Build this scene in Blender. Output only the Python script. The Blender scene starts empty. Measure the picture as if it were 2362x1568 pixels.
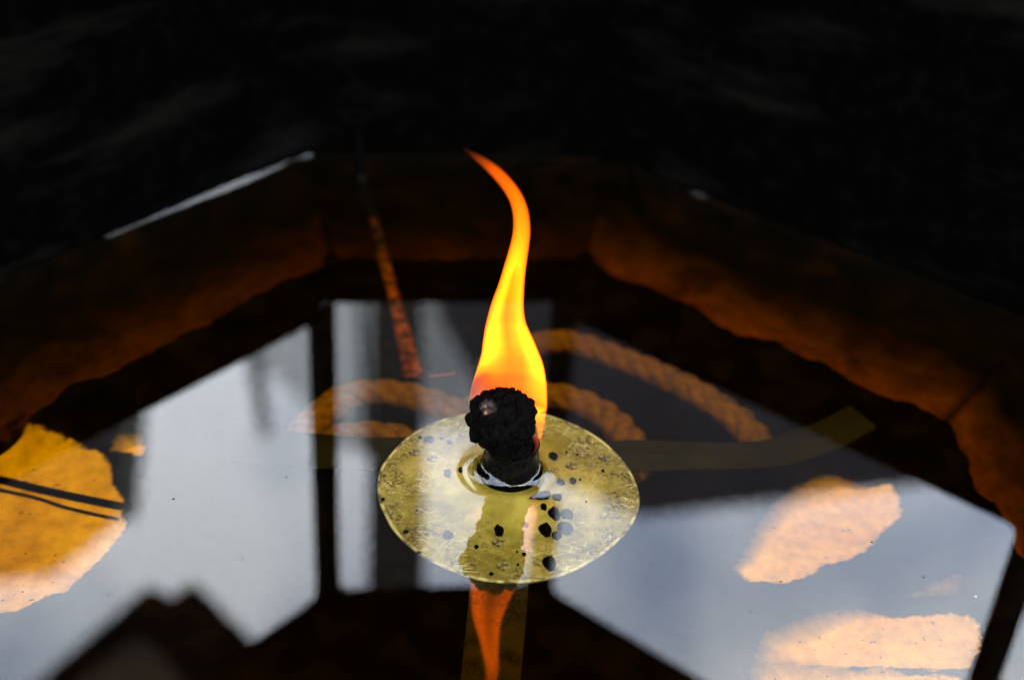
import bpy, bmesh, math, random
import numpy as np
from mathutils import Vector, noise as mnoise

random.seed(7); np.random.seed(7)
sc = bpy.context.scene
col = sc.collection

# ------------------------------------------------------------------ camera
F_PX, IW, IH = 3125.67, 2361.0, 1568.0           # focal length in photo pixels (2361 wide)
CAM = np.array([-0.03756, -0.26181, 0.21074])    # metres; oil surface is z = 0, wick axis is x = y = 0
YAW, PITCH, ROLL = -0.136188, 0.565248, 0.065410
_f = np.array([-math.sin(YAW)*math.cos(PITCH), math.cos(YAW)*math.cos(PITCH), -math.sin(PITCH)])
_r0 = np.array([math.cos(YAW), math.sin(YAW), 0.0]); _u0 = np.cross(_r0, _f)
_r = _r0*math.cos(ROLL) + _u0*math.sin(ROLL)
_u = -_r0*math.sin(ROLL) + _u0*math.cos(ROLL)
cd = bpy.data.cameras.new('camera'); cam = bpy.data.objects.new('camera', cd); col.objects.link(cam)
from mathutils import Matrix
cam.matrix_world = Matrix(((_r[0], _u[0], -_f[0], CAM[0]), (_r[1], _u[1], -_f[1], CAM[1]),
                           (_r[2], _u[2], -_f[2], CAM[2]), (0, 0, 0, 1)))
cd.sensor_fit = 'HORIZONTAL'; cd.sensor_width = 36.0; cd.lens = 36.0*F_PX/IW
cd.clip_start = 0.01; cd.clip_end = 500
cd.dof.use_dof = True
cd.dof.focus_distance = float((np.array([0.0, -0.005, 0.008]) - CAM) @ _f)
cd.dof.aperture_fstop = 6.6
cd.dof.aperture_blades = 7
sc.camera = cam

# ------------------------------------------------------------------ world: bright overcast sky
EXPOSURE = 3.7
world = bpy.data.worlds.new('World'); sc.world = world; world.use_nodes = True
nt = world.node_tree; nt.nodes.clear()
wo = nt.nodes.new('ShaderNodeOutputWorld'); bg = nt.nodes.new('ShaderNodeBackground')
sky = nt.nodes.new('ShaderNodeTexSky'); sky.sky_type = 'NISHITA'; sky.sun_disc = False
sky.sun_elevation = math.radians(50); sky.sun_rotation = math.radians(150)
tc = nt.nodes.new('ShaderNodeTexCoord')
nz = nt.nodes.new('ShaderNodeTexNoise'); nz.inputs['Scale'].default_value = 4.2; nz.inputs['Detail'].default_value = 5
nz.inputs['Roughness'].default_value = 0.5; nz.inputs['Distortion'].default_value = 0.4
rp = nt.nodes.new('ShaderNodeValToRGB')
rp.color_ramp.elements[0].position = 0.38; rp.color_ramp.elements[0].color = (0.25, 0.25, 0.25, 1)
rp.color_ramp.elements[1].position = 0.60; rp.color_ramp.elements[1].color = (1, 1, 1, 1)
mx = nt.nodes.new('ShaderNodeMix'); mx.data_type = 'RGBA'
mx.inputs[7].default_value = (5.5, 5.8, 6.15, 1)
nt.links.new(tc.outputs['Generated'], nz.inputs['Vector'])
nt.links.new(nz.outputs['Fac'], rp.inputs['Fac'])
nt.links.new(rp.outputs['Color'], mx.inputs[0])
nt.links.new(sky.outputs['Color'], mx.inputs[6])
nt.links.new(mx.outputs[2], bg.inputs['Color'])
bg.inputs['Strength'].default_value = 0.124
nt.links.new(bg.outputs[0], wo.inputs['Surface'])

sc.view_settings.view_transform = 'Standard'; sc.view_settings.look = 'None'
sc.view_settings.exposure = EXPOSURE; sc.view_settings.gamma = 1.0
sc.view_settings.use_curve_mapping = False
cy = sc.cycles
cy.max_bounces = 14; cy.diffuse_bounces = 5; cy.glossy_bounces = 6
cy.transmission_bounces = 12; cy.transparent_max_bounces = 12; cy.volume_bounces = 0
cy.caustics_refractive = True; cy.caustics_reflective = True; cy.blur_glossy = 0.0
cy.sample_clamp_indirect = 3.0
cy.use_denoising = True
cy.use_adaptive_sampling = False

# ------------------------------------------------------------------ pixel -> place
def ray(px, py):
    d = (px-IW/2)/F_PX*_r - (py-IH/2)/F_PX*_u + _f
    return d/np.linalg.norm(d)
def hit(px, py, z=0.0):
    d = ray(px, py); return CAM + d*((z-CAM[2])/d[2])
def hit_y(px, py, y):
    d = ray(px, py); return CAM + d*((y-CAM[1])/d[1])
IOR = 1.47
def under(px, py, z):                     # a point under the oil at depth z, seen at this pixel
    d = ray(px, py); p = CAM + d*(-CAM[2]/d[2]); h = d[:2]/IOR; dz = -math.sqrt(1-h@h)
    return p + np.array([h[0], h[1], dz])*(z/dz)
def mirrored(px, py, y=None, z=None):     # a point whose reflection in the oil is seen at this pixel
    d = ray(px, py)*np.array([1, 1, -1]); c = CAM*np.array([1, 1, -1])
    s = (y-c[1])/d[1] if y is not None else (z-c[2])/d[2]
    return c + d*s

# ------------------------------------------------------------------ helpers
def tag(o, label=None, cat=None, group=None, kind=None):
    if label: o['label'] = label
    if cat: o['category'] = cat
    if group: o['group'] = group
    if kind: o['kind'] = kind
    return o
def empty(name, loc=(0, 0, 0)):
    o = bpy.data.objects.new(name, None); o.location = loc; o.empty_display_size = .01; col.objects.link(o); return o
def mesh_obj(name, verts, faces, m, parent=None, smooth=True, loc=None):
    me = bpy.data.meshes.new(name)
    me.from_pydata([tuple(map(float, v)) for v in verts], [], faces); me.validate()
    if smooth: me.polygons.foreach_set('use_smooth', [True]*len(me.polygons))
    me.materials.append(m)
    o = bpy.data.objects.new(name, me); col.objects.link(o)
    if parent: o.parent = parent
    if loc is not None: o.location = loc
    return o
def bm_obj(name, bm, m, parent=None, smooth=True, recalc=True):
    if recalc: bmesh.ops.recalc_face_normals(bm, faces=bm.faces)
    me = bpy.data.meshes.new(name); bm.to_mesh(me); bm.free()
    if smooth: me.polygons.foreach_set('use_smooth', [True]*len(me.polygons))
    me.materials.append(m)
    o = bpy.data.objects.new(name, me); col.objects.link(o)
    if parent: o.parent = parent
    return o
def prism(bm, pts, off):
    """closed polygon pts (3D) extruded by vector off"""
    a = [bm.verts.new(tuple(map(float, p))) for p in pts]
    b = [bm.verts.new(tuple(map(float, np.asarray(p)+off))) for p in pts]
    bm.faces.new(a); bm.faces.new(b[::-1]); n = len(a)
    for i in range(n): bm.faces.new((a[i], b[i], b[(i+1) % n], a[(i+1) % n]))
def sweep(bm, path, rad, seg=10, cap=True):
    """tube along path; rad scalar or list"""
    path = [np.asarray(p, float) for p in path]; n = len(path)
    rad = [rad]*n if np.isscalar(rad) else rad
    rings = []; up = np.array([0.13, 0.21, 0.97])
    for i, p in enumerate(path):
        t = path[min(i+1, n-1)]-path[max(i-1, 0)]; t /= np.linalg.norm(t)+1e-12
        a = np.cross(up, t)
        if np.linalg.norm(a) < 1e-4: a = np.cross(np.array([1., 0, 0]), t)
        a /= np.linalg.norm(a); b = np.cross(t, a)
        rings.append([bm.verts.new(tuple(p+rad[i]*(math.cos(k*2*math.pi/seg)*a+math.sin(k*2*math.pi/seg)*b))) for k in range(seg)])
    for i in range(n-1):
        for k in range(seg):
            bm.faces.new((rings[i][k], rings[i][(k+1) % seg], rings[i+1][(k+1) % seg], rings[i+1][k]))
    if cap: bm.faces.new(rings[0][::-1]); bm.faces.new(rings[-1])
def spline(pts, n):
    P = np.array(pts, float); m = len(P); out = []
    for s in np.linspace(0, m-1-1e-9, n):
        i = int(s); t = s-i
        p0, p1, p2, p3 = P[max(i-1, 0)], P[i], P[min(i+1, m-1)], P[min(i+2, m-1)]
        out.append(.5*((2*p1)+(-p0+p2)*t+(2*p0-5*p1+4*p2-p3)*t*t+(-p0+3*p1-3*p2+p3)*t**3))
    return np.array(out)
def fbm(p, s, o=4): return mnoise.fractal(Vector((p[0]*s, p[1]*s, p[2]*s)), 1.0, 2.0, o)

# ------------------------------------------------------------------ materials
class Mat:
    def __init__(s, name):
        s.m = bpy.data.materials.new(name); s.m.use_nodes = True; s.t = s.m.node_tree; s.t.nodes.clear()
        s.out = s.t.nodes.new('ShaderNodeOutputMaterial')
        s.tc = s.t.nodes.new('ShaderNodeTexCoord')
    def n(s, t, **k):
        x = s.t.nodes.new('ShaderNode'+t)
        for a, b in k.items(): setattr(x, a, b)
        return x
    def l(s, a, b): s.t.links.new(a, b)
    def noise(s, scale, detail=4, rough=.55, vec=None, dist=0.0):
        x = s.n('TexNoise'); x.inputs['Scale'].default_value = scale; x.inputs['Detail'].default_value = detail
        x.inputs['Roughness'].default_value = rough; x.inputs['Distortion'].default_value = dist
        s.l(vec if vec is not None else s.tc.outputs['Object'], x.inputs['Vector']); return x.outputs['Fac']
    def ramp(s, fac, *stops):
        x = s.n('ValToRGB'); e = x.color_ramp.elements
        while len(e) < len(stops): e.new(.5)
        for i, (p, c) in enumerate(stops):
            e[i].position = p; e[i].color = (c, c, c, 1) if np.isscalar(c) else (*c, 1)
        s.l(fac, x.inputs['Fac']); return x.outputs['Color']
    def mix(s, fac, a, b, blend='MIX'):
        x = s.n('Mix', data_type='RGBA', blend_type=blend)
        for v, i in ((fac, 0), (a, 6), (b, 7)):
            if hasattr(v, 'links'): s.l(v, x.inputs[i])
            elif i == 0: x.inputs[0].default_value = v
            else: x.inputs[i].default_value = (*v, 1)
        return x.outputs[2]
    def math(s, op, a, b=None, clamp=False):
        x = s.n('Math', operation=op, use_clamp=clamp)
        for v, i in ((a, 0), (b, 1)):
            if v is None: continue
            if hasattr(v, 'links'): s.l(v, x.inputs[i])
            else: x.inputs[i].default_value = v
        return x.outputs[0]
    def attr(s, name):
        x = s.n('Attribute'); x.attribute_name = name; return x.outputs['Fac']
    def mapping(s, scale=(1, 1, 1), rot=(0, 0, 0)):
        x = s.n('Mapping'); x.inputs['Scale'].default_value = scale; x.inputs['Rotation'].default_value = rot
        s.l(s.tc.outputs['Object'], x.inputs['Vector']); return x.outputs['Vector']
    def bsdf(s, color, rough=.8, metal=0.0, spec=.3, bump=None, bstr=.4, bdist=.0005, coat=0.0):
        b = s.n('BsdfPrincipled')
        for v, i in ((color, 'Base Color'), (rough, 'Roughness'), (metal, 'Metallic')):
            if hasattr(v, 'links'): s.l(v, b.inputs[i])
            else: b.inputs[i].default_value = (*v, 1) if i == 'Base Color' else v
        b.inputs['Specular IOR Level'].default_value = spec
        b.inputs['Coat Weight'].default_value = coat
        if bump is not None:
            x = s.n('Bump'); x.inputs['Strength'].default_value = bstr; x.inputs['Distance'].default_value = bdist
            s.l(bump, x.inputs['Height']); s.l(x.outputs[0], b.inputs['Normal'])
        s.l(b.outputs[0], s.out.inputs['Surface']); return s.m

def plain(name, c, rough=.8, metal=0, spec=.3, var=.35, scale=60):
    k = Mat(name); f = k.noise(scale)
    colr = k.mix(k.ramp(f, (.3, 0.0), (.7, 1.0)), tuple(v*(1-var) for v in c), tuple(min(1, v*(1+var)) for v in c))
    return k.bsdf(colr, rough, metal, spec, bump=f)

# soot-blackened masonry above the oil
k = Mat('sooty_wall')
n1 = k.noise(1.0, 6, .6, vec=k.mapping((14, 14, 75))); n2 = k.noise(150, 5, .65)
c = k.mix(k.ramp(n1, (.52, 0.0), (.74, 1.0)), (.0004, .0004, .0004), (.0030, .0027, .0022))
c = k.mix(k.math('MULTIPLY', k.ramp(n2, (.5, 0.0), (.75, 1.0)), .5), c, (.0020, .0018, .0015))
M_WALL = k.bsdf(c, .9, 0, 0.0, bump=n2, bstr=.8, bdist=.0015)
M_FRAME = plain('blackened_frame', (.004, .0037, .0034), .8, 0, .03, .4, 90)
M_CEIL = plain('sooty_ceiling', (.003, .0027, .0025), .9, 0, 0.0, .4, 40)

# basin metal under the oil (soot = signed mask from the mesh, crisp edge from noise)
def basin_mat(name, bare_lo, bare_hi, rag=1.0):
    k = Mat(name)
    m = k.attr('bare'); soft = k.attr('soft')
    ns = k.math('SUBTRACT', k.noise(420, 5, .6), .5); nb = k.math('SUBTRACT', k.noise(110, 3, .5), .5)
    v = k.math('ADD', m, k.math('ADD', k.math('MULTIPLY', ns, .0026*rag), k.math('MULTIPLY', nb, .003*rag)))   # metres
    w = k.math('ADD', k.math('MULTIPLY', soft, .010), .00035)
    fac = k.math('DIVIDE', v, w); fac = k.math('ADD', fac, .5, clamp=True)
    spots = k.ramp(k.noise(620, 2, .5), (.27, 0.0), (.31, 1.0))
    fac = k.math('MULTIPLY', fac, spots)
    stain = k.noise(55, 5, .6, dist=.6)
    bare = k.mix(k.ramp(stain, (.3, 0.0), (.7, 1.0)), bare_lo, bare_hi)
    mott = k.ramp(k.noise(260, 4, .6), (.35, 0.75), (.6, 1.0))
    bare = k.mix(1.0, bare, mott, 'MULTIPLY')
    soot = k.mix(k.ramp(k.noise(90, 5), (.45, 0.0), (.75, 1.0)), (.002, .0017, .0012), (.009, .007, .004))
    depth_shade = k.attr('depth_shade')                                    # light falloff painted in: dark under the oil line, brighter low down
    tn = k.math('ADD', depth_shade, k.math('MULTIPLY', k.math('SUBTRACT', k.noise(70, 5), .5), .35), clamp=True)
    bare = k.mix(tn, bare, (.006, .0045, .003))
    return k.bsdf(k.mix(fac, soot, bare), .9, 0, 0.0, bump=k.noise(500), bstr=.3)
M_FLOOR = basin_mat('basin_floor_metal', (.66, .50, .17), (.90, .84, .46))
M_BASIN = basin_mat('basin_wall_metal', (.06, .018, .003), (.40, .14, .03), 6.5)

# lamp oil: clear amber, absorbs blue and some green
k = Mat('amber_oil')
gl = k.n('BsdfGlass'); gl.inputs['IOR'].default_value = IOR; gl.inputs['Roughness'].default_value = 0
gl.inputs['Color'].default_value = (1, 1, 1, 1)
va = k.n('VolumeAbsorption'); va.inputs['Color'].default_value = (.987, .885, .022, 1); va.inputs['Density'].default_value = 46
k.l(gl.outputs[0], k.out.inputs['Surface']); k.l(va.outputs[0], k.out.inputs['Volume'])
M_OIL = k.m

# tarnished, scratched brass
def brass_mat(name, scratch=1.0, dim=1.0):
    k = Mat(name)
    big = k.noise(75, 5, .6, dist=.5); fine = k.noise(1100, 4, .7)
    base = k.mix(k.ramp(big, (.36, 0.0), (.62, 1.0)), (.19, .138, .010), (.42, .325, .055))
    ln = k.n('VectorMath', operation='LENGTH'); k.l(k.tc.outputs['Object'], ln.inputs[0])
    wear = k.ramp(k.math('ADD', k.math('MULTIPLY', ln.outputs['Value'], 24.0), k.math('SUBTRACT', k.noise(110, 3), .5)), (.28, 0.0), (.75, 1.0))
    dk = k.ramp(fine, (.44, 1.0), (.56, 0.0))
    dk = k.math('MULTIPLY', dk, k.math('MULTIPLY', k.ramp(k.noise(160, 4), (.42, .1), (.58, 1.0)), wear))
    base = k.mix(k.math('MULTIPLY', wear, .35), base, (.09, .06, .008))
    base = k.mix(dk, base, (.055, .034, .004))
    tot = None
    for ang, st, sc_, th in ((.15, 95, 2600, .725), (-.30, 110, 2800, .73), (.12, 240, 4200, .71), (-.35, 280, 4600, .72), (.75, 260, 4300, .715), (1.9, 300, 5000, .72), (.4, 330, 5200, .71), (-1.0, 130, 3000, .73)):
        m1 = k.n('Mapping'); m1.inputs['Rotation'].default_value = (0, 0, ang); k.l(k.tc.outputs['Object'], m1.inputs['Vector'])
        m2 = k.n('Mapping'); m2.inputs['Scale'].default_value = (st, sc_, 300); m2.inputs['Location'].default_value = (ang*37, ang*11, 0); k.l(m1.outputs[0], m2.inputs['Vector'])
        s_ = k.ramp(k.noise(1.0, 1, .4, vec=m2.outputs[0], dist=.1), (th, 0.0), (th+.03, 1.0))
        tot = s_ if tot is None else k.mix(1.0, tot, s_, 'LIGHTEN')
    msk = k.ramp(k.noise(90, 3), (.42, 0.05), (.56, 1.0))
    tot = k.math('MULTIPLY', k.math('MULTIPLY', tot, k.math('MULTIPLY', msk, wear)), .8*scratch)
    base = k.mix(tot, base, (.9, .78, .36))
    base = k.mix(1.0, base, (dim, dim, dim) if np.isscalar(dim) else dim, 'MULTIPLY')
    return k.bsdf(base, .5, .3, .15, bump=fine, bstr=.25, bdist=.0002)
M_BRASS = brass_mat('tarnished_brass')
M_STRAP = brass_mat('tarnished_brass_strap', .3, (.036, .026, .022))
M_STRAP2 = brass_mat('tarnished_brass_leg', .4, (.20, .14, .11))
k = Mat('worn_edge_brass'); M_POLISH = k.bsdf(k.mix(k.ramp(k.noise(300, 4), (.42, 0.0), (.6, 1.0)), (.12, .085, .02), (.55, .44, .14)), .4, .4, .2)
k = Mat('dark_edge_brass'); M_EDGE = k.bsdf((.10, .05, .012), .6, .3)
k = Mat('dimple_brass'); M_DIMPLE = k.bsdf(k.mix(k.ramp(k.noise(900), (.4, 0.0), (.6, 1.0)), (.03, .018, .003), (.26, .2, .05)), .4, .3, .2)

k = Mat('oil_wet_tube'); f_ = k.noise(500, 4)
M_TUBE = k.bsdf(k.mix(k.ramp(f_, (.45, 0.0), (.75, 1.0)), (.0008, .0007, .0006), (.004, .0032, .0016)), k.ramp(f_, (.3, .05), (.7, .2)), 0.0, .022, bump=f_, bstr=.5, bdist=.0003)
k = Mat('flame_glow_lining'); M_LINING = k.bsdf(k.mix(k.noise(600), (.06, .012, .004), (.14, .035, .012)), .5, 0, .2)  # red-brown stands in for flame glow inside the tube mouth
k = Mat('char'); f_ = k.noise(900, 4)
pos = k.n('SeparateXYZ'); k.l(k.tc.outputs['Object'], pos.inputs[0])
ash = k.attr('ash')
cc = k.mix(k.ramp(f_, (.4, 0.0), (.8, 1.0)), (.0013, .0011, .001), (.0032, .0028, .0026))
cc = k.mix(k.math('MULTIPLY', ash, k.ramp(k.noise(700, 3), (.35, .15), (.6, 1.0))), cc, (.11, .072, .062))
M_CHAR = k.bsdf(cc, .95, 0, 0.0, bump=f_, bstr=.6, bdist=.0004)
k = Mat('soot_flake_black'); M_FLAKE = k.bsdf(k.mix(k.noise(700), (.001, .001, .001), (.004, .003, .002)), .8, 0, 0.0)
k = Mat('ember'); em = k.n('Emission'); em.inputs['Color'].default_value = (1, .42, .18, 1); em.inputs['Strength'].default_value = .06
k.l(em.outputs[0], k.out.inputs['Surface']); M_EMBER = k.m

k = Mat('cotton_rope'); f_ = k.noise(420, 5); 
c = k.mix(k.ramp(f_, (.3, 0.0), (.7, 1.0)), (.10, .048, .018), (.22, .12, .05))
c = k.mix(k.ramp(k.noise(60, 4), (.58, 0.0), (.68, 1.0)), c, (.05, .04, .02))
M_ROPE = k.bsdf(c, .9, 0, .1, bump=k.noise(900), bstr=.6)
M_IRON = plain('old_iron', (.0008, .0007, .0006), .5, .0, .004, .4, 300)
M_RUST = plain('rusty_iron', (.10, .040, .012), .7, 0, .3, .4, 260)
k = Mat('graded_rod'); rz = k.n('SeparateXYZ'); k.l(k.tc.outputs['Object'], rz.inputs[0])
rf_ = k.math('ADD', k.math('MULTIPLY', rz.outputs['Z'], -26.0), k.math('SUBTRACT', k.noise(160, 4), .5))
M_ROD = k.bsdf(k.mix(k.ramp(rf_, (.35, 0.0), (1.0, 1.0)), (.003, .002, .001), k.mix(k.ramp(k.noise(300, 4), (.4, 0.0), (.6, 1.0)), (.05, .014, .003), (.36, .085, .012))), .8, 0, .05)  # lit gradient painted in: dark near the oil surface, orange deeper down
k = Mat('red_thread'); M_RED = k.bsdf((.6, .03, .03), .7)
k = Mat('speck'); M_SPECK = k.bsdf((.5, .48, .44), .7)

# flame: glowing gas, brightness follows the depth of gas looked through
k = Mat('flame_gas'); em = k.n('Emission')
FL = 2**EXPOSURE
em.inputs['Color'].default_value = (1.0, .115, .0022, 1); em.inputs['Strength'].default_value = 1900/FL
k.l(em.outputs[0], k.out.inputs['Volume']); M_FLAME = k.m

# surroundings, seen only mirrored in the oil
M_WHITE = plain('white_render', (.62, .64, .62), .9, 0, .2, .12, 1.2)
M_WOOD = plain('dark_timber', (.018, .016, .014), .8, 0, .2, .3, 3)
M_ROOF = plain('dark_roof', (.030, .027, .030), .8, 0, .2, .25, 2)
M_SOFFIT = plain('brown_soffit', (.34, .27, .22), .85, 0, .2, .3, 3)
M_SPIRE = plain('weathered_spire', (.12, .13, .11), .9, 0, .1, .2, 2)
M_GROUND = plain('bare_ground', (.12, .11, .10), .9, 0, .1, .3, 3)
M_GREY = plain('grey_render', (.36, .37, .36), .9, 0, .2, .2, 2)

# ------------------------------------------------------------------ the lantern (one thing: basin, walls, window frames, ceiling)
lantern = tag(empty('oil_lantern', (0, 0, -.09)),
              'soot-blackened eight-sided lantern with an oil basin and open windows', 'lantern')
class _P: pass
def child(o):
    o.parent = lantern; o.matrix_parent_inverse = Matrix.Translation((0, 0, .09)); return o

CY = .030                                                   # centre of the octagon in y
def octagon(ch, half, cy=CY):                               # chamfer apothem, half-width of a chamfer side
    k = [(half, ch), (ch, half), (ch, -half), (half, -ch), (-half, -ch), (-ch, -half), (-ch, half), (-half, ch)]
    return [np.array([x, y+cy]) for x, y in k][::-1]        # counter-clockwise from back-left
WATER = octagon(.1707, .0545, .020)
BOT = octagon(.1407, .0440, .020)
SILL = octagon(.1957, .0505)
def inset_dist(P, poly):
    d = 1e9
    for i in range(8):
        a, b = poly[i], poly[(i+1) % 8]; e = (b-a)/np.linalg.norm(b-a)
        d = min(d, float(-e[1]*(P[0]-a[0])+e[0]*(P[1]-a[1])))
    return d
# which side is which: side i runs poly[i] -> poly[i+1]
SIDE = {}
for i in range(8):
    mpt = (WATER[i]+WATER[(i+1) % 8])/2 - np.array([0, .020]); SIDE[round(math.degrees(math.atan2(mpt[1], mpt[0]))) % 360] = i
FLOOR_Z = -.080

# polygons of bare metal on the basin floor, given by where the photo shows them
def fpoly(pts): return np.array([under(x, y, FLOOR_Z)[:2] for x, y in pts])
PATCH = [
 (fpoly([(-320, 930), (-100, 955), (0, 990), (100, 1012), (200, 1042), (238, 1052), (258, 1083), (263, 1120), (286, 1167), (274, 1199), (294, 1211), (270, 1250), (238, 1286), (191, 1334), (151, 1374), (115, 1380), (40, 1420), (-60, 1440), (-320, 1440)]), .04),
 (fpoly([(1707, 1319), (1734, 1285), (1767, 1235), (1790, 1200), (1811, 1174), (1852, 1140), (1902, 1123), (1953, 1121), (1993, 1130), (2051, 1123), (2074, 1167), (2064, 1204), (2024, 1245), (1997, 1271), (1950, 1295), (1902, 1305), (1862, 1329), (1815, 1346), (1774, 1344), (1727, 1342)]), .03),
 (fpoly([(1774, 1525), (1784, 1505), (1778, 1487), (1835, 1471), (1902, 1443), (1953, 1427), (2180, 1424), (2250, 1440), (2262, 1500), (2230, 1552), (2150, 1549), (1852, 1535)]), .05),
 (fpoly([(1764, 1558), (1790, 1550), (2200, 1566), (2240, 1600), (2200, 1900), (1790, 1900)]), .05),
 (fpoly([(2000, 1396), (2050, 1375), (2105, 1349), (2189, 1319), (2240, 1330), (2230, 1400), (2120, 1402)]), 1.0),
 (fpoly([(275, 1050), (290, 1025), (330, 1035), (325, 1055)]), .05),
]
def sd_poly(P, V):
    """signed distance (positive inside) of points P (n,2) to polygon V"""
    d = np.full(len(P), 1e9); ins = np.zeros(len(P), bool); n = len(V)
    for i in range(n):
        a, b = V[i], V[(i+1) % n]; e = b-a; w = P-a
        t = np.clip((w@e)/(e@e), 0, 1)[:, None]; d = np.minimum(d, np.linalg.norm(w-t*e, axis=1))
        c1 = (a[1] <= P[:, 1]) != (b[1] <= P[:, 1])
        with np.errstate(divide='ignore', invalid='ignore'):
            xi = a[0]+(P[:, 1]-a[1])*(b[0]-a[0])/(b[1]-a[1])
        ins ^= c1 & (P[:, 0] < xi)
    return np.where(ins, d, -d)

def set_attr(o, name, vals):
    a = o.data.attributes.new(name, 'FLOAT', 'POINT'); a.data.foreach_set('value', np.asarray(vals, np.float32))

# floor: one sheet, sediment heaped along the walls
N = 190; xs = np.linspace(-.15, .15, N); ys = np.linspace(-.15+CY, .15+CY, N)
X, Y = np.meshgrid(xs, ys); P2 = np.stack([X.ravel(), Y.ravel()], 1)
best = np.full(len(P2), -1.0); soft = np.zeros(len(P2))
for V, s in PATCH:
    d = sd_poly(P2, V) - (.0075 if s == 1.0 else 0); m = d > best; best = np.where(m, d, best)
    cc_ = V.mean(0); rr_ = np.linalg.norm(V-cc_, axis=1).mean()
    side = ((P2-cc_) @ np.array([-.6, .8]))/rr_                  # shadow penumbra painted in: patch edge fades on its far-left side
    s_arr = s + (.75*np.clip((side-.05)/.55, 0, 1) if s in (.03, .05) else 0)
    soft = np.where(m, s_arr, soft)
Z = np.empty(len(P2)); soft2 = soft.copy()
for i, p in enumerate(P2):
    e = inset_dist(p, BOT)
    heap = .010*math.exp(-max(e, 0)/.012) if best[i] < 0 else .010*math.exp(-max(e, 0)/.012)*math.exp(-best[i]/.004)
    Z[i] = FLOOR_Z + heap*(1+.5*fbm((p[0], p[1], 0), 60)) + (.0012*(1+fbm((p[0], p[1], .3), 130)) if best[i] < 0 else 0)
faces = [(j*N+i, j*N+i+1, (j+1)*N+i+1, (j+1)*N+i) for j in range(N-1) for i in range(N-1)]
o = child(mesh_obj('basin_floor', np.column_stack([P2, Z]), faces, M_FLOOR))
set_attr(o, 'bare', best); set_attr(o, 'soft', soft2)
o['label'] = 'sooty basin floor with bare golden patches under the oil'

# basin wall panels under the oil, leaning inwards towards the floor
for i in range(8):
    a, b, a2, b2 = WATER[i], WATER[(i+1) % 8], BOT[i], BOT[(i+1) % 8]
    L = np.linalg.norm(b-a); nu = max(24, int(L/.002)); nv = 46
    vs = []; br = []; so = []; ti = []
    nrm = np.array([-(b-a)[1], (b-a)[0]])/L
    for v in range(nv+1):
        t = v/nv
        for u_ in range(nu+1):
            s = u_/nu
            p = (a*(1-s)+b*s)*(1-t)+(a2*(1-s)+b2*s)*t
            z = .0005*(1-t)+(FLOOR_Z-.004)*t
            e = min(s, 1-s)*L
            w = .0006*fbm((p[0]+3, p[1], z), 90, 3)*min(1, 8*s, 8*(1-s))
            vs.append((p[0]+nrm[0]*w, p[1]+nrm[1]*w, z))
            hs = .003+.006*fbm((s*L*1.0+i*.37, 0, .2), 55, 4)+.004*fbm((s*L+i*.77, 0, .9), 300, 3)+.010*math.exp(-e/.016)*(1+.6*fbm((s*L+i, .4, 0), 120, 3))
            br.append((z-FLOOR_Z-hs)*1.0 if z > FLOOR_Z+hs-.02 else -.02)
            so.append(.45)
            q_ = max(0.0, min(1.0, (t-(.42 if i == SIDE[90] else .36))/.58)); q_ *= min(1.0, .25+e/.004)*(.42 if i == SIDE[90] else .55 if i == SIDE[135] else .85); ti.append(1-q_*q_*(3-2*q_))  # painted shade: brighter low down, dimmed per panel, dark corner seams
    fs = [(v*(nu+1)+u_, v*(nu+1)+u_+1, (v+1)*(nu+1)+u_+1, (v+1)*(nu+1)+u_) for v in range(nv) for u_ in range(nu)]
    o = child(mesh_obj('basin_panel', vs, fs, M_BASIN)); set_attr(o, 'bare', br); set_attr(o, 'soft', so); set_attr(o, 'depth_shade', ti)

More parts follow.
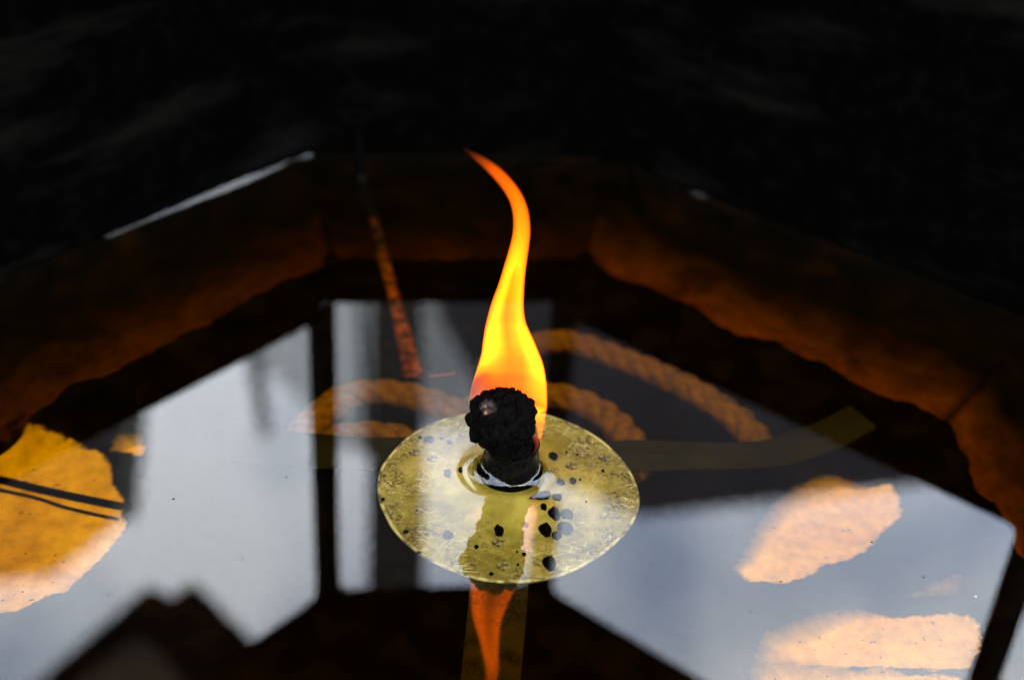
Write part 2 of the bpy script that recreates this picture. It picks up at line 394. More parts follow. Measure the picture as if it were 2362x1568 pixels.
# sooty wall panels above the oil, flaring out to the window sills
FRONT = {SIDE[270], SIDE[225], SIDE[315]}
HS, HSC, HL, HLC = .0900, .0804, .2486, .2475
for i in range(8):
    a, b, a2, b2 = WATER[i], WATER[(i+1) % 8], SILL[i], SILL[(i+1) % 8]
    top = .030 if i in FRONT else (HSC if i == SIDE[90] else HS)
    L = np.linalg.norm(b-a); nu = max(40, int(L/.0016)); nv = 56
    nrm = np.array([-(b-a)[1], (b-a)[0]])/L; vs = []
    for v in range(nv+1):
        t = v/nv*(top/HS); z = -.002+(top+.002)*v/nv
        for u_ in range(nu+1):
            s = u_/nu
            p = (a*(1-s)+b*s)*(1-t)+(a2*(1-s)+b2*s)*t
            edge = min(1, 12*s, 12*(1-s))
            w = (.0014*fbm((p[0], p[1], z+1), 70, 4)+.0006*fbm((p[0], p[1], z), 260, 3))*edge
            # a crust lip a little above the oil
            lip = .010+.003*fbm((s*L*3+i, 0, 0), 30, 3)
            w += .0016/(1+math.exp(-(z-lip)/.0006))*edge*(.6+.4*fbm((s*L+i*.3, .7, 0), 120, 2))
            w *= min(1.0, max(0.0, (z+.001)/.004))
            w *= min(1.0, (nv-v)/6)
            vs.append((p[0]+nrm[0]*w, p[1]+nrm[1]*w, z))
    fs = [(v*(nu+1)+u_, v*(nu+1)+u_+1, (v+1)*(nu+1)+u_+1, (v+1)*(nu+1)+u_) for v in range(nv) for u_ in range(nu)]
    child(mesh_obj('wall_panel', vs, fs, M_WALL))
    # ledge behind the sill and outer wall, mitred at the corners, so that the wall is a solid body
    cen = np.array([0, CY]); f_t = top/HS
    ia, ib = a*(1-f_t)+a2*f_t, b*(1-f_t)+b2*f_t; ia, ib = cen+(ia-cen)*1.002, cen+(ib-cen)*1.002
    o1, o2 = cen+(a2-cen)*1.09, cen+(b2-cen)*1.09; o3, o4 = cen+(a2-cen)*1.16, cen+(b2-cen)*1.16
    bm = bmesh.new(); prism(bm, [(*ia, top-.0015), (*ib, top-.0015), (*o2, top-.0015), (*o1, top-.0015)], np.array([0, 0, -.004]))
    child(bm_obj('sill_ledge', bm, M_WALL, smooth=False))
    bm = bmesh.new(); prism(bm, [(*o1, top-.001), (*o2, top-.001), (*o4, top-.001), (*o3, top-.001)], np.array([0, 0, -(top+.086)]))
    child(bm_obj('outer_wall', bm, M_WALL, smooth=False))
    bm = bmesh.new(); w1, w2 = cen+(a-cen)*1.012, cen+(b-cen)*1.012
    prism(bm, [(*w1, -.004), (*w2, -.004), (*o2, -.004), (*o1, -.004)], np.array([0, 0, -.08]))
    child(bm_obj('basin_backing', bm, M_WALL, smooth=False))
# unseen header added over the open front to cut sky light
fh = [np.array([-.1957, CY-.0505]), np.array([-.0505, CY-.1957]), np.array([.0505, CY-.1957]), np.array([.1957, CY-.0505])]
for q in range(3):
    bm = bmesh.new(); e_ = (fh[q+1]-fh[q]); nn = np.array([e_[1], -e_[0]])/np.linalg.norm(e_)*.006
    prism(bm, [(*(fh[q]+nn*1.2), .196), (*(fh[q+1]+nn*1.2), .196), (*(fh[q+1]+nn*2.2), .196), (*(fh[q]+nn*2.2), .196)], np.array([0, 0, .066]))
    child(bm_obj('front_light_block', bm, M_FRAME, smooth=False))

# window frames with rounded corners
def window(i, x_lo, x_hi, z0, z1, pad_lo, pad_hi, top=.262):
    """ring frame on side i; x along the side from SILL[i]"""
    a, b = SILL[i], SILL[(i+1) % 8]; L = np.linalg.norm(b-a); e = (b-a)/L; nrm = np.array([-e[1], e[0]])
    lo, hi = x_lo, L-x_hi; R = .0045; inner = []; outer = []
    for cx_, cz_, a0 in ((hi-R, z1-R, 0), (lo+R, z1-R, 90), (lo+R, z0+R, 180), (hi-R, z0+R, 270)):
        for q in range(7):
            an = math.radians(a0+q*15); inner.append((cx_+R*math.cos(an), cz_+R*math.sin(an)))
            ox = L-pad_hi if cx_ > L/2 else pad_lo; oz = top if cz_ > (z0+z1)/2 else z0-.006
            outer.append((ox, oz))
    bm = bmesh.new(); n = len(inner)
    def V(q, dpt): p = a+e*q[0]-nrm*dpt; return bm.verts.new((p[0], p[1], q[1]))
    fi = [V(q, 0) for q in inner]; bi = [V(q, .006) for q in inner]
    fo = [V(q, 0) for q in outer]; bo = [V(q, .006) for q in outer]
    for j in range(n):
        k2 = (j+1) % n
        for quad in ((fi[j], fi[k2], fo[k2], fo[j]), (bi[j], bo[j], bo[k2], bi[k2]), (fi[j], bi[j], bi[k2], fi[k2]), (fo[j], fo[k2], bo[k2], bo[j])):
            try: bm.faces.new(quad)
            except ValueError: pass
    bmesh.ops.remove_doubles(bm, verts=bm.verts, dist=1e-6)
    o = child(bm_obj('window_frame', bm, M_FRAME, smooth=False)); return o
window(SIDE[90], .0046, .0046, HSC, HLC, 0, 0)
window(SIDE[45], .0040, .0040, HS, HL, 0, 0)
window(SIDE[135], .0040, .0040, HS, HL, 0, 0)
window(SIDE[0], .0040, .0040, HS, HL, 0, 0)
window(SIDE[180], .0040, .0040, HS, HL, 0, 0)
# ceiling
bm = bmesh.new()
prism(bm, [(*(p+(p-np.array([0, CY]))*.035), .2625) for p in SILL], np.array([0, 0, .02]))
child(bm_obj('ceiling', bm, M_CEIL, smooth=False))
# seams on the basin floor
for pts, hw in (([(-150, 1068), (0, 1106), (130, 1137), (300, 1172)], .0015), ([(-150, 1100), (60, 1142), (160, 1172), (285, 1200)], .0006)):
    bm = bmesh.new(); sweep(bm, [under(x, y, FLOOR_Z+.0006) for x, y in spline(pts, 24)], hw, 6)
    child(bm_obj('floor_seam', bm, M_FLAKE))

# ------------------------------------------------------------------ the oil
TUBE_R = .0074
TC = np.array([.0008, .0062])                                # axis of the wick tube
def rwall(th):
    d = np.array([math.cos(th), math.sin(th)]); best = 1e9
    for i in range(8):
        a, b = WATER[i], WATER[(i+1) % 8]; e = b-a; nrm = np.array([-e[1], e[0]])/np.linalg.norm(e)
        den = -(d@nrm)
        if den > 1e-6: best = min(best, float(-((a-TC)@nrm)/den))
    return best
ths = sorted(set([round(x, 6) for x in np.linspace(-math.pi, math.pi, 240, endpoint=False)] + [round(math.atan2(p[1]-TC[1], p[0]-TC[0]), 6) for p in WATER]))
inner_r = [.003, .0066, .0070, .0074, .0077, .0080, .0084, .0089, .0095, .0102, .0111, .0122, .0136, .016, .02, .03]
fr = [.35, .65, .85]
offs = [.016, .011, .008, .006, .0048, .0038, .003, .0023, .0017, .0012, .0007, .0003, 0, -.003]
def oil_h(x, y, th):
    r = math.hypot(x-TC[0], y-TC[1])
    hgt = .0024*math.exp(-max(0, r-TUBE_R)/.0013)*(1+.25*math.sin(th*2+.6)+.12*math.sin(th*5))
    d = inset_dist(np.array([x, y]), WATER)
    if d < .012:                                          # rim height shaped per wall so glints show mostly on the left
        am = .0009+.0007*max(0.0, fbm((x, y, 5), 70, 4)+.1)
        if abs(x) < .0535 and y > .15: am = .0003
        elif x > 0: am = .00055+(am-.0009)*.8
        else: am = am-.0003+.0009*math.exp(-((x+.080)/.026)**4)
        hgt += am*math.exp(-max(0, d)/.0015)
    return hgt
vs = [(TC[0], TC[1], .0024)]; nth = len(ths)
rings = []
for ri in range(len(inner_r)+len(fr)+len(offs)):
    ring = []
    for th in ths:
        rw = rwall(th)
        if ri < len(inner_r): r = inner_r[ri]
        elif ri < len(inner_r)+len(fr): r = .03+(rw-.016-.03)*fr[ri-len(inner_r)]
        else: r = rw-offs[ri-len(inner_r)-len(fr)]
        x, y = TC[0]+r*math.cos(th), TC[1]+r*math.sin(th)
        ring.append(len(vs)); vs.append((x, y, oil_h(x, y, th)))
    rings.append(ring)
fs = [(0, rings[0][j], rings[0][(j+1) % nth]) for j in range(nth)]
for q in range(len(rings)-1):
    for j in range(nth):
        fs.append((rings[q][j], rings[q+1][j], rings[q+1][(j+1) % nth], rings[q][(j+1) % nth]))
low = []
for j in rings[-1]:
    low.append(len(vs)); vs.append((vs[j][0], vs[j][1], FLOOR_Z-.012))
for j in range(nth): fs.append((rings[-1][j], low[j], low[(j+1) % nth], rings[-1][(j+1) % nth]))
fs.append(tuple(low[::-1]))
oil = mesh_obj('lamp_oil', vs, fs, M_OIL)
me = oil.data
sm = np.ones(len(me.polygons), bool); sm[-(nth+1):] = False; me.polygons.foreach_set('use_smooth', sm)
tag(oil, 'clear amber oil filling the dark basin, mirroring the windows', 'oil', kind='structure')

# ------------------------------------------------------------------ wick holder: disc, tube, straps
def c5(x, y): return ((x/2.6135+880)*.9444, (y/2.6135+880)*.9444)
DZ = -.0012
holder = tag(empty('wick_holder', (0, 0, DZ)), 'scratched brass disc with a short dark tube holding the burning wick', 'wick holder')
def hchild(o): o.parent = holder; o.matrix_parent_inverse = Matrix.Translation((0, 0, -DZ)); return o
outline = [(108, 790), (130, 690), (190, 600), (300, 490), (430, 415), (560, 365), (700, 338), (915, 322), (1130, 335), (1250, 365), (1400, 425), (1540, 510), (1650, 610), (1730, 720), (1772, 830), (1780, 900), (1760, 990), (1700, 1090), (1600, 1190), (1480, 1275), (1350, 1345), (1240, 1382), (1130, 1405), (1000, 1415), (880, 1415), (760, 1398), (680, 1378), (560, 1330), (430, 1270), (310, 1180), (210, 1080), (150, 970), (115, 880)]
O2 = np.array([under(*c5(*p), DZ)[:2]-TC for p in outline]); O2 = spline(np.vstack([O2, O2[:1]]), 200)[:-1]
vs = []; fs = []; fr_ = [0.0, .12, .2, .24, .27, .3, .34, .45, .6, .75, .88, .96, 1.0]; n = len(O2)
for q in fr_:
    for p in O2:
        rr = q*np.linalg.norm(p)
        z = DZ + .0005*math.exp(-((rr-.0095)/.0012)**2) - .0006*math.exp(-(rr/.0085)**4) + .00012*fbm((p[0]*q, p[1]*q, 2), 60)
        vs.append((TC[0]+p[0]*q, TC[1]+p[1]*q, z if q < 1 else z-.0001))
for a in range(len(fr_)-1):
    for j in range(n): fs.append((a*n+j, (a+1)*n+j, (a+1)*n+(j+1) % n, a*n+(j+1) % n))
hchild(mesh_obj('disc', vs, fs, M_BRASS))
vs = []
for p in O2: vs.append((TC[0]+p[0]*1.0, TC[1]+p[1]*1.0, DZ-.0001))
for p in O2: vs.append((TC[0]+p[0]*1.004, TC[1]+p[1]*1.004, DZ-.0005))
for p in O2: vs.append((TC[0]+p[0]*.998, TC[1]+p[1]*.998, DZ-.0011))
for p in O2: vs.append((TC[0]+p[0]*.3, TC[1]+p[1]*.3, DZ-.0012))
fs = [(q*n+j, (q+1)*n+j, (q+1)*n+(j+1) % n, q*n+(j+1) % n) for q in range(3) for j in range(n)]
hchild(mesh_obj('disc_rim', vs, fs, M_EDGE))
vs = []
for q, z_ in ((.978, .0), (.988, .00022), (.998, .00018), (1.003, -.0002)):
    for p in O2: vs.append((TC[0]+p[0]*q, TC[1]+p[1]*q, DZ+z_+.00003*fbm((p[0], p[1], q), 400)))
hchild(mesh_obj('polished_edge', vs, [(q*n+j, (q+1)*n+j, (q+1)*n+(j+1) % n, q*n+(j+1) % n) for q in range(3) for j in range(n)], M_POLISH))
# tube
prof = [(.0074, -.02), (.0074, .0005), (.0073, .003), (.0070, .0050), (.0067, .0068), (.0068, .0077), (.0070, .0083), (.0068, .0086), (.0064, .0085), (.0062, .0078), (.0061, .002), (.0, .002)]
vs = []; fs = []; S = 64
for r_, z_ in prof:
    for j in range(S):
        an = 2*math.pi*j/S; w = 1+.02*math.sin(3*an+1)+.012*math.sin(7*an)
        vs.append((TC[0]+r_*w*math.cos(an), TC[1]+r_*w*math.sin(an), z_+(.0004*math.sin(an+.6) if z_ > .006 else 0)))
for q in range(len(prof)-1):
    for j in range(S): fs.append((q*S+j, q*S+(j+1) % S, (q+1)*S+(j+1) % S, (q+1)*S+j))
hchild(mesh_obj('wick_tube', vs, fs, M_TUBE))
lin = [(.0066, .00865), (.0060, .0082), (.0058, .005), (.0057, .002)]; vs = []; fs = []
for r_, z_ in lin:
    for j in range(S):
        an = 2*math.pi*j/S; w = 1+.02*math.sin(3*an+1); vs.append((TC[0]+r_*w*math.cos(an), TC[1]+r_*w*math.sin(an), z_+.0002+(.0004*math.sin(an+.6) if z_ > .006 else 0)))
for q in range(3):
    for j in range(S): fs.append((q*S+j, q*S+(j+1) % S, (q+1)*S+(j+1) % S, (q+1)*S+j))
hchild(mesh_obj('tube_glow_lining', vs, fs, M_LINING))  # added sleeve that carries the painted flame glow
# dimples punched in the disc
for x, y, w in ((350, 585, 42), (462, 625, 34), (1237, 700, 32), (1352, 670, 44), (1565, 620, 44), (885, 1160, 44), (915, 1312, 42), (1575, 625, 24)):
    p = under(*c5(x, y), DZ); R = w/2.6135*.9444*.335/F_PX*.9
    pr = [(0, .00025), (.25, .0003), (.4, .0001), (.6, -.00005), (.78, .00022), (1.0, .0002), (1.15, -.0001)]
    vs = []; fs = []
    for rr, z_ in pr:
        for j in range(20): vs.append((rr*R*math.cos(j*math.pi/10)*1.08, rr*R*math.sin(j*math.pi/10), z_))
    for q in range(len(pr)-1):
        for j in range(20): fs.append((q*20+j, (q+1)*20+j, (q+1)*20+(j+1) % 20, q*20+(j+1) % 20))
    o = mesh_obj('dimple', vs, fs, M_DIMPLE, loc=(p[0], p[1], DZ+.00008)); hchild(o)
# straps under the disc
def strap(eu, el, zs, n=40, th=.001, m=None):
    eu, el = spline([(*p, z) for p, z in zip(eu, zs)], n), spline([(*p, z) for p, z in zip(el, zs)], n)
    U = [under(*p) for p in eu]; Lw = [under(*p) for p in el]; vs = []; fs = []
    for a, b in zip(U, Lw):
        for s in (0, .5, 1):
            p = a*(1-s)+b*s; vs.append((p[0], p[1], p[2]+.0003*(1-abs(2*s-1))))
        for s in (1, .5, 0):
            p = a*(1-s)+b*s; vs.append((p[0], p[1], p[2]-th))
    for i in range(n-1):
        for j in range(6): fs.append((i*6+j, i*6+(j+1) % 6, (i+1)*6+(j+1) % 6, (i+1)*6+j))
    fs += [tuple(range(6)), tuple(range((n-1)*6, n*6))[::-1]]
    o = mesh_obj('strap', vs, fs, m or M_STRAP, smooth=False); return hchild(o)
strap([(1083, 1300), (1083, 1345), (1076, 1430), (1062, 1568), (1046, 1740)], [(1218, 1300), (1218, 1345), (1212, 1430), (1200, 1568), (1186, 1740)], [-.003, -.0045, -.014, -.034, -.060], m=M_STRAP2)
strap([(1330, 1012), (1413, 1016), (1460, 1014), (1559, 1017), (1691, 1020), (1774, 1012), (1824, 992), (1880, 975), (1960, 935)],
      [(1330, 1090), (1413, 1092), (1460, 1087), (1559, 1082), (1691, 1079), (1774, 1076), (1840, 1062), (1930, 1034), (2020, 985)], [-.022, -.022, -.022, -.023, -.025, -.027, -.029, -.030, -.030])
strap([(1000, 1010), (880, 1008), (800, 1004), (740, 1000), (640, 990), (520, 970)], [(1000, 1084), (880, 1082), (800, 1080), (740, 1078), (640, 1070), (520, 1055)], [-.022, -.022, -.023, -.024, -.028, -.036])

# soot flakes lying on the disc
FLK = [(1230, 610, 32, 30), (1278, 775, 28, 22), (1357, 768, 22, 22), (1402, 760, 8, 8), (1548, 705, 11, 9), (1256, 870, 34, 26), (1170, 935, 20, 24), (1238, 978, 36, 42), (1322, 982, 42, 34), (1180, 1078, 44, 45), (1307, 1072, 48, 45), (1252, 1118, 30, 28), (1205, 1290, 46, 46), (885, 1085, 33, 38), (740, 1188, 14, 12), (835, 1360, 14, 9), (145, 886, 11, 10), (290, 1092, 17, 10), (372, 1225, 16, 8), (555, 718, 26, 32), (640, 698, 16, 20), (440, 505, 38, 26), (380, 490, 15, 10), (570, 522, 20, 12), (560, 1112, 34, 26), (1055, 1050, 18, 14), (1045, 1235, 14, 10), (1005, 1302, 8, 8), (1315, 585, 9, 7), (1385, 600, 9, 7), (1000, 1220, 6, 6), (520, 495, 16, 9), (362, 955, 6, 5), (1440, 900, 6, 5)]
for x, y, rx, ry in FLK:
    p = under(*c5(x, y), DZ+.0003); sxy = .9444/2.6135*.335/F_PX
    nn = 22; ph = random.random()*9; bm = bmesh.new(); t_, b_ = [], []
    for j in range(nn):
        an = 2*math.pi*j/nn
        w = 1+.22*mnoise.noise(Vector((math.cos(an)*1.3+ph, math.sin(an)*1.3, ph)))+.16*mnoise.noise(Vector((math.cos(an)*4+ph, math.sin(an)*4, ph)))
        vx, vy = rx*sxy*w*math.cos(an), ry*sxy*w*math.sin(an)*1.45
        t_.append(bm.verts.new((vx*.93, vy*.93, .00028))); b_.append(bm.verts.new((vx, vy, -.0001)))
    cv = bm.verts.new((0, 0, .0004))
    for j in range(nn):
        bm.faces.new((cv, t_[j], t_[(j+1) % nn])); bm.faces.new((t_[j], b_[j], b_[(j+1) % nn], t_[(j+1) % nn]))
    bm.faces.new(b_[::-1])
    o = bm_obj('soot_flake', bm, M_FLAKE); o.location = p
    if (x, y) == (1205, 1290): lb, gr = 'large black soot flake at the front edge of the brass disc', None
    elif (x, y) == (885, 1085): lb, gr = 'black soot flake lying within the mirrored wick on the disc', None
    elif (x, y) == (1230, 610): lb, gr = 'ragged black soot flake on the disc beside the tail of the flame', None
    elif 1160 < x < 1330 and 860 < y < 1130: lb, gr = 'black soot flake in the tight cluster beside the wick tube', 'clustered soot flakes beside the tube'
    elif max(rx, ry) < 13: lb, gr = 'tiny round black soot speck on the brass disc', 'tiny soot specks on the disc'
    else: lb, gr = 'small ragged black soot flake lying alone on the brass disc', 'soot flakes scattered over the brass disc'
    tag(o, lb, 'soot flake', gr)
# a longer sliver by the tube
bm = bmesh.new()
prism(bm, [under(*c5(x, y), -.0004) for x, y in ((1075, 880), (1150, 838), (1205, 836), (1216, 858), (1200, 884), (1140, 888))], np.array([0, 0, .0004]))
o = bm_obj('soot_flake', bm, M_FLAKE, smooth=False)
tag(o, 'long flat black soot sliver beside the wick tube', 'soot flake', 'soot flakes scattered over the brass disc')

# ------------------------------------------------------------------ wick with charred, knobbly head
wick = tag(empty('wick', (0, 0, .004)), 'thick rope wick burnt to a black knobbly ball in the tube', 'wick')
def wchild(o): o.parent = wick; o.matrix_parent_inverse = Matrix.Translation((0, 0, -.004)); return o
HC = np.array([-.0030, -.0020, .0220]); TT_ = np.array([TC[0], TC[1], .0065]); bm = bmesh.new()
def blob(center, r, seed, amp=.12, sub=3, sq=(1, 1, 1)):
    res = bmesh.ops.create_icosphere(bm, subdivisions=sub, radius=1.0)
    for v in res['verts']:
        d = v.co.normalized(); w = 1+amp*mnoise.fractal(d*2.2+Vector((seed, seed*1.7, 0)), 1, 2, 3)
        v.co = Vector((center[0]+d.x*r*w*sq[0], center[1]+d.y*r*w*sq[1], center[2]+d.z*r*w*sq[2]))
blob(HC, .0066, 1.0, .06, 4, (1, 1, 1.0))
blob(HC*.62+TT_*.38, .0055, 2.0, .08, 3, (1, 1, 1.0))
blob(HC*.28+TT_*.72, .0050, 3.0, .05, 3, (1, 1, 1.0))
blob(HC*.05+TT_*.95, .0050, 4.0, .05, 3, (1, 1, 1.0))
ga = math.pi*(3-math.sqrt(5)); NB = 125
for i in range(NB):
    zz = 1-1.62*(i+.5)/NB; rr = math.sqrt(max(0, 1-zz*zz)); an = ga*i
    d = np.array([rr*math.cos(an), rr*math.sin(an), zz])+np.random.normal(0, .085, 3); d /= np.linalg.norm(d)
    rad = random.choice((.0008, .0010, .0013, .0017, .0021))*random.uniform(.85, 1.15)
    blob(HC+d*(.0072-rad*.42+random.uniform(-.0004, .0003)), rad, i*.37, .5, 2, (random.uniform(.8, 1.2), random.uniform(.8, 1.2), random.uniform(.8, 1.3)))
ax = (TT_-HC)/np.linalg.norm(TT_-HC); e1_ = np.cross(ax, [1., 0, 0]); e1_ /= np.linalg.norm(e1_); e2_ = np.cross(ax, e1_)
for i in range(120):
    an = random.random()*6.283; f_ = random.uniform(.28, .95); rr = .0055 if f_ < .5 else .0048
    blob(HC*(1-f_)+TT_*f_+rr*(math.cos(an)*e1_+math.sin(an)*e2_), random.uniform(.0006, .0012), i*.91+5, .28, 2)
ch = wchild(bm_obj('charred_head', bm, M_CHAR))
sz = HC + np.array([-.0040, -.0030, .0055]); ashv = []
for v in ch.data.vertices:
    dd = np.linalg.norm((np.array(v.co)-sz)*[1, 1, 1.3]); ashv.append(max(0.0, min(1.0, 1.1-dd/.0021)))
set_attr(ch, 'ash', ashv)
bm = bmesh.new(); res = bmesh.ops.create_icosphere(bm, subdivisions=2, radius=.00032)
ep = hit_y(1120, 952, -.0098)
bmesh.ops.translate(bm, verts=bm.verts, vec=Vector(ep)); wchild(bm_obj('ember', bm, M_EMBER))
# wick body inside the tube
bm = bmesh.new()
for s in range(3):
    path = [(TC[0]+.0028*math.cos(t*9+s*2.09), TC[1]+.0028*math.sin(t*9+s*2.09), -.014+t*.022) for t in np.linspace(0, 1, 40)]
    sweep(bm, path, .0031, 10)
wchild(bm_obj('wick_rope', bm, M_CHAR))

# ------------------------------------------------------------------ flame
# outline in photo pixels: (y, left, right, depth half-width factor); gas is a hollow shell round the wick
def c6(x, y): return ((x/2.035+1080)*.9444, (y/2.035+330)*.9444)
prof = [  # crop x-centre, y, half width, depth/width
 (104, 66, 5, .02), (140, 90, 11, .035), (172, 112, 17, .07), (212, 140, 23, .12), (255, 175, 28, .2), (300, 220, 31, .26), (338, 268, 33, .32), (366, 315, 35, .38), (384, 365, 37.5, .44),
 (393, 420, 39.5, .5), (394, 480, 42, .58), (386, 540, 44.5, .68), (374, 600, 48, .8), (361, 660, 53, .88), (349, 720, 59, .85), (338, 780, 68, .75), (326, 840, 79, .66), (319, 900, 91, .62), (318, 960, 106, .6),
 (325, 1020, 124, .58), (335, 1080, 141, .56), (341, 1140, 161, .54), (338, 1200, 176, .52), (332, 1260, 188, .5), (330, 1320, 191, .48), (336, 1350, 184, .47)]
def flame_pt(x, y, yy): return hit_y(*c6(x, y), yy)
NY = .0040                                                     # the gas rises just behind the wick axis
SEG = 96
ctrs = [(p[0], p[1]) for p in prof]
bm = bmesh.new(); outer = []; dirs = []
def ring_at(xc, yc, hw, dep, tang, ysh):
    """ellipse perpendicular to the local flame direction"""
    c = flame_pt(xc, yc, NY+ysh)
    nx, ny = -tang[1], tang[0]
    e1 = flame_pt(xc+nx*hw, yc+ny*hw, NY+ysh); w = e1-c; W_ = np.linalg.norm(w)
    return [tuple(c+math.cos(a)*w+math.sin(a)*np.array([0, 1, 0])*dep*W_) for a in np.linspace(0, 2*math.pi, SEG, endpoint=False)], W_
P_ = spline([(p[0], p[1], p[2], p[3]) for p in prof], 120)
rows = []
for i in range(len(P_)):
    t = P_[min(i+1, len(P_)-1)][:2]-P_[max(i-1, 0)][:2]; t /= np.linalg.norm(t)
    bl = min(1.0, max(0.0, (P_[i][1]-900)/300)); t = t*(1-bl)+np.array([0, 1.0])*bl; t /= np.linalg.norm(t)
    sh = .0060*min(1, max(0, (P_[i][1]-950)/280))
    pts, w = ring_at(P_[i][0], P_[i][1], P_[i][2], P_[i][3], t, sh); rows.append(pts)
# a licking tail on the right-hand side, round the wick
for (x, y, hw, dp) in ((470, 1357, 49, .5), (477, 1395, 37, .5), (484, 1428, 25, .5), (487, 1460, 15, .5), (484, 1500, 9, .5), (481, 1535, 3, .5)):
    pts, w = ring_at(x, y, hw, dp, np.array([0, 1.0]), .0060); rows.append(pts)
def loft(bm, rows, flip=False):
    R = [[bm.verts.new(p) for p in r] for r in rows]; n = len(R[0]); F = []
    for i in range(len(R)-1):
        for k_ in range(n): F.append(bm.faces.new((R[i][k_], R[i][(k_+1) % n], R[i+1][(k_+1) % n], R[i+1][k_])))
    F.append(bm.faces.new(R[0][::-1])); F.append(bm.faces.new(R[-1])); return F
loft(bm, rows)
bmesh.ops.recalc_face_normals(bm, faces=bm.faces)
# hollow core (unburnt vapour): leaves a glowing sheet of gas whose thickness varies round the wick
TY = [560, 700, 840, 950, 1050, 1140, 1230, 1320, 1350]; TU = [-1, -.7, -.4, 0, .4, .7, 1]
TT = np.array([[.0046]*7, [.0042, .0042, .0034, .0022, .0030, .0042, .0042], [.0042, .0042, .0031, .0015, .0025, .0042, .0042], [.0042, .0042, .0030, .0012, .0021, .0042, .0042], [.0042, .0042, .0028, .0012, .0020, .0042, .0042],
               [.0018, .0024, .0017, .0009, .0013, .0036, .0042], [.0001, .0003, .0009, .0008, .0010, .0026, .0036],
               [.00006, .0001, .0003, .0004, .0006, .0018, .0030], [.00006, .0001, .0002, .0003, .0005, .0016, .0030]])
def gas(u_, y_):
    cols = [np.interp(y_, TY, TT[:, j]) for j in range(7)]; return float(np.interp(u_, TU, cols))
US = np.sin(np.linspace(-math.pi/2, math.pi/2, 33))*.990
rows2 = []
for i in range(len(P_)):
    yv = P_[i][1]
    if yv < 570 or yv > 1345: continue
    hw = P_[i][2]; sh = .0060*min(1, max(0, (yv-950)/280))
    t = P_[min(i+1, len(P_)-1)][:2]-P_[max(i-1, 0)][:2]; t /= np.linalg.norm(t)
    bl = min(1.0, max(0.0, (yv-900)/300)); t = t*(1-bl)+np.array([0, 1.0])*bl; t /= np.linalg.norm(t)
    c = np.array(flame_pt(P_[i][0], yv, NY+sh)); e1 = np.array(flame_pt(P_[i][0]-t[1]*hw, yv+t[0]*hw, NY+sh)); w = e1-c
    dep_o = np.linalg.norm(w)*P_[i][3]; fr_pts, bk_pts = [], []
    for u_ in US:
        Dh = dep_o*math.sqrt(1-u_*u_)*.985
        gap = min(max(2*Dh-gas(u_, yv), .00003), 2*Dh*.96); tf = min(.00006, (2*Dh-gap)/2)
        base = c-w*u_ if (w @ _r) < 0 else c+w*u_
        fr_pts.append(tuple(base+np.array([0, -Dh+tf, 0]))); bk_pts.append(tuple(base+np.array([0, -Dh+tf+gap, 0])))
    rows2.append(fr_pts+bk_pts[::-1])
bm2 = bmesh.new(); loft(bm2, rows2); bmesh.ops.recalc_face_normals(bm2, faces=bm2.faces); bmesh.ops.reverse_faces(bm2, faces=bm2.faces)
tmp = bpy.data.meshes.new('tmp'); bm2.to_mesh(tmp); bm2.free(); bm.from_mesh(tmp); bpy.data.meshes.remove(tmp)
fl = bm_obj('flame', bm, M_FLAME, recalc=False)
tag(fl, 'tall curling yellow and orange flame rising from the charred wick', 'flame')

# ------------------------------------------------------------------ cotton rope coiled under the oil
def rope(pts, z, label, rad=.0054, tw=.022, group=None):
    path = spline([(*p, 0) for p in pts], 120); C = np.array([under(p[0], p[1], z if np.isscalar(z) else 0) for p in path])
    C[:, 2] += np.array([.0012*math.sin(i*.11) for i in range(len(C))])
    seg = np.linalg.norm(np.diff(C, axis=0), axis=1); s = np.concatenate([[0], np.cumsum(seg)])
    m = int(s[-1]/.0009); S_ = np.linspace(0, s[-1], m); Q = np.stack([np.interp(S_, s, C[:, a]) for a in range(3)], 1)
    bm = bmesh.new()
    for st in range(3):
        pth = []
        for i in range(m):
            t = Q[min(i+1, m-1)]-Q[max(i-1, 0)]; t /= np.linalg.norm(t); a = np.cross([0, 0, 1.0], t); a /= np.linalg.norm(a); b = np.cross(t, a)
            ph = S_[i]/tw*2*math.pi+st*2.094; pth.append(Q[i]+rad*.5*(math.cos(ph)*a+math.sin(ph)*b))
        sweep(bm, pth, rad*.56, 10)
    o = bm_obj('cotton_rope', bm, M_ROPE); tag(o, label, 'rope', group); return o
rope([(1452, 1100), (1460, 1050), (1435, 1000), (1380, 950), (1300, 915), (1200, 905), (1110, 935), (1050, 945), (970, 918), (880, 905), (800, 918), (735, 965), (700, 1010), (740, 1032), (800, 1003), (870, 1000), (950, 1020), (1030, 1080)], -.060,
     'twisted cotton rope looped on the basin floor close behind the brass disc')
rope([(1130, 850), (1180, 815), (1240, 795), (1310, 785), (1400, 812), (1500, 855), (1600, 905), (1690, 960), (1745, 1010), (1765, 1040), (1772, 1058)], -.062,
     'twisted cotton rope arching far behind the disc along the sooty wall')

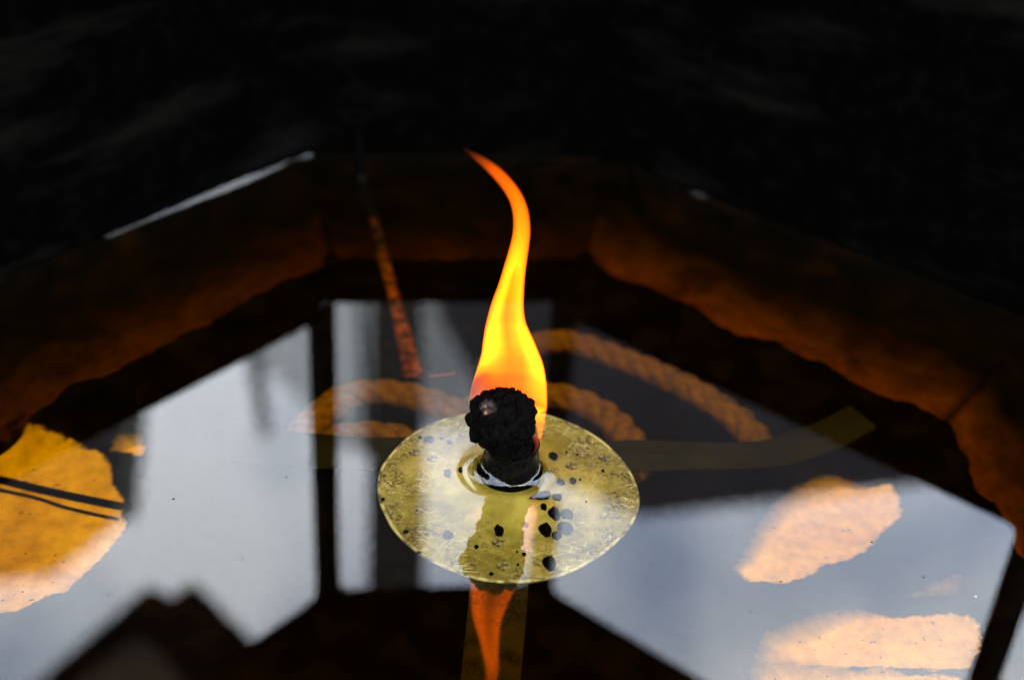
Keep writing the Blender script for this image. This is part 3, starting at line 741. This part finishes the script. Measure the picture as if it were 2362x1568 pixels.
# ------------------------------------------------------------------ ring-handled iron rod leaning in the back corner
rod = tag(empty('iron_rod', under(955, 868, -.058)), 'iron rod with a ring handle leaning in the oil against the back wall', 'rod')
mi = Matrix.Translation(-Vector(rod.location))
w0 = hit(832, 408, 0.0); e0 = under(955, 868, -.058); top = w0+(w0-e0)*.10+np.array([0, .000, .012])
bm = bmesh.new(); sweep(bm, [top, w0*.98+top*.02, w0], [.0019, .0019, .0019], 12)
o = bm_obj('shaft', bm, M_IRON, rod); o.matrix_parent_inverse = mi
bm = bmesh.new(); pp = [w0*(1-t)+e0*t for t in np.linspace(0, 1, 30)]
sweep(bm, pp, [.0019+.0006*mnoise.noise(Vector((i*.6, 0, 0)))+(.0014*max(0, (i-20)/9)) for i in range(30)], 10)
o = bm_obj('submerged_shaft', bm, M_ROD, rod); o.matrix_parent_inverse = mi
bm = bmesh.new(); rc = top+np.array([0, -.001, .0062])
sweep(bm, [rc+np.array([.0062*math.cos(a), .001*math.sin(a), .0066*math.sin(a)]) for a in np.linspace(-math.pi/2, 1.5*math.pi, 40)], .0012, 10, cap=False)
o = bm_obj('ring_handle', bm, M_IRON, rod); o.matrix_parent_inverse = mi

# red thread and dust
bm = bmesh.new(); sweep(bm, [under(x, y, -.002) for x, y in ((990, 868), (1005, 866), (1025, 864), (1048, 860))], .00022, 8)
tag(bm_obj('thread', bm, M_RED), 'short red thread just under the oil behind the disc', 'thread')
for i, (x, y) in enumerate(((2052, 1121), (2250, 1375), (1800, 1340), (1690, 1230), (560, 1290), (250, 1370), (900, 1420), (1500, 1300), (2130, 1330), (1730, 1410), (400, 1150), (660, 1100), (1890, 1470), (300, 1500), (2010, 1250))):
    p = hit(x, y, 0.0); bm = bmesh.new(); bmesh.ops.create_icosphere(bm, subdivisions=1, radius=random.uniform(.00012, .00024))
    for v in bm.verts: v.co.x *= random.uniform(.8, 1.9)
    o = bm_obj('dust_speck', bm, M_SPECK if i < 2 else M_FLAKE); o.location = p
    if i < 2: tag(o, 'tiny pale dust speck floating on the oil', 'speck', 'pale specks on the oil')
    else: tag(o, 'tiny dark dust speck floating on the oil', 'speck', 'dark specks on the oil')

# ------------------------------------------------------------------ surroundings mirrored in the oil (outside the windows)
def upright(name, pts, y, depth, m, label, cat, parent=None):
    """solid block whose outline, mirrored in the oil, has these photo pixels; stands at distance y, ends given first"""
    bm = bmesh.new(); prism(bm, [mirrored(px, py, y=y) for px, py in pts], np.array([0, depth, 0]))
    o = bm_obj(name, bm, m, parent, smooth=False)
    if label: tag(o, label, cat)
    return o
upright('timber_post', [(862, 560), (972, 560), (984, 1700), (842, 1700)], 1.1, .08, M_WOOD, 'thick dark timber post outside the back window, mirrored in the oil', 'post')
upright('thin_pole', [(817, 560), (843, 560), (852, 1050), (836, 1050)], 1.3, .02, M_WOOD, 'thin dark pole beside the timber post, mirrored in the oil', 'pole')
upright('white_building', [(520, 560), (905, 560), (905, 1040), (780, 1040), (720, 950), (614, 850), (540, 790)], 9.0, 3.0, M_WHITE, 'pale rendered building far outside the back window', 'building')
upright('grey_house', [(930, 560), (1200, 560), (1200, 985), (930, 985)], 9.5, 3.0, M_GREY, 'grey rendered house behind the dark sloping hall', 'house')
upright('dark_hall', [(1012, 560), (1225, 560), (1290, 700), (2900, 500), (2900, 1030), (2090, 1122), (1480, 1192), (1330, 1130), (1140, 960), (1012, 735)], 6.0, 3.0, M_ROOF, 'dark hall with a sloping roof outside the right-hand window', 'building')
upright('slender_spire', [(545, 700), (590, 700), (622, 1010), (600, 1012)], 4.0, .05, M_SPIRE, 'slender grey spire standing outside the left-hand window', 'spire')
upright('gatehouse', [(-900, 700), (200, 700), (262, 1070), (268, 1215), (120, 1330), (-900, 1420)], 3.5, .8, M_ROOF, 'dark gabled gatehouse outside the far left window', 'building')
upright('grey_post', [(312, 700), (356, 700), (312, 1200), (276, 1200)], 3.0, .08, M_SPIRE, 'grey post beside the gatehouse outside the left-hand window', 'post')
bm = bmesh.new(); prism(bm, [(-60, -60, -.92), (60, -60, -.92), (60, 60, -.92), (-60, 60, -.92)], np.array([0, 0, -.1]))
tag(bm_obj('ground', bm, M_GROUND, smooth=False), 'bare grey ground around the lantern', 'ground', kind='structure')
bm = bmesh.new(); prism(bm, [(*(np.array([0, CY])+(p-np.array([0, CY]))*.8), -.0875) for p in SILL], np.array([0, 0, -.835]))
child(bm_obj('pedestal', bm, M_WALL, smooth=False))
# corner of the shelter roof overhead
rf = tag(empty('shelter_roof', mirrored(400, 1400, z=2.4)), 'dark overhanging corner of the shelter roof above the lantern', 'roof')
mi = Matrix.Translation(-Vector(rf.location))
bm = bmesh.new(); prism(bm, [mirrored(x, y, z=2.4) for x, y in ((342, 1348), (395, 1374), (446, 1338), (600, 1490), (760, 1660), (900, 1900), (-400, 1900), (60, 1590))], np.array([0, 0, .12]))
o = bm_obj('roof_slab', bm, M_WOOD, rf, smooth=False); o.matrix_parent_inverse = mi
bm = bmesh.new(); prism(bm, [mirrored(x, y, z=2.39) for x, y in ((300, 1478), (345, 1478), (440, 1600), (480, 1700), (120, 1700), (160, 1590))], np.array([0, 0, .01]))
o = bm_obj('soffit', bm, M_SOFFIT, rf, smooth=False); o.matrix_parent_inverse = mi
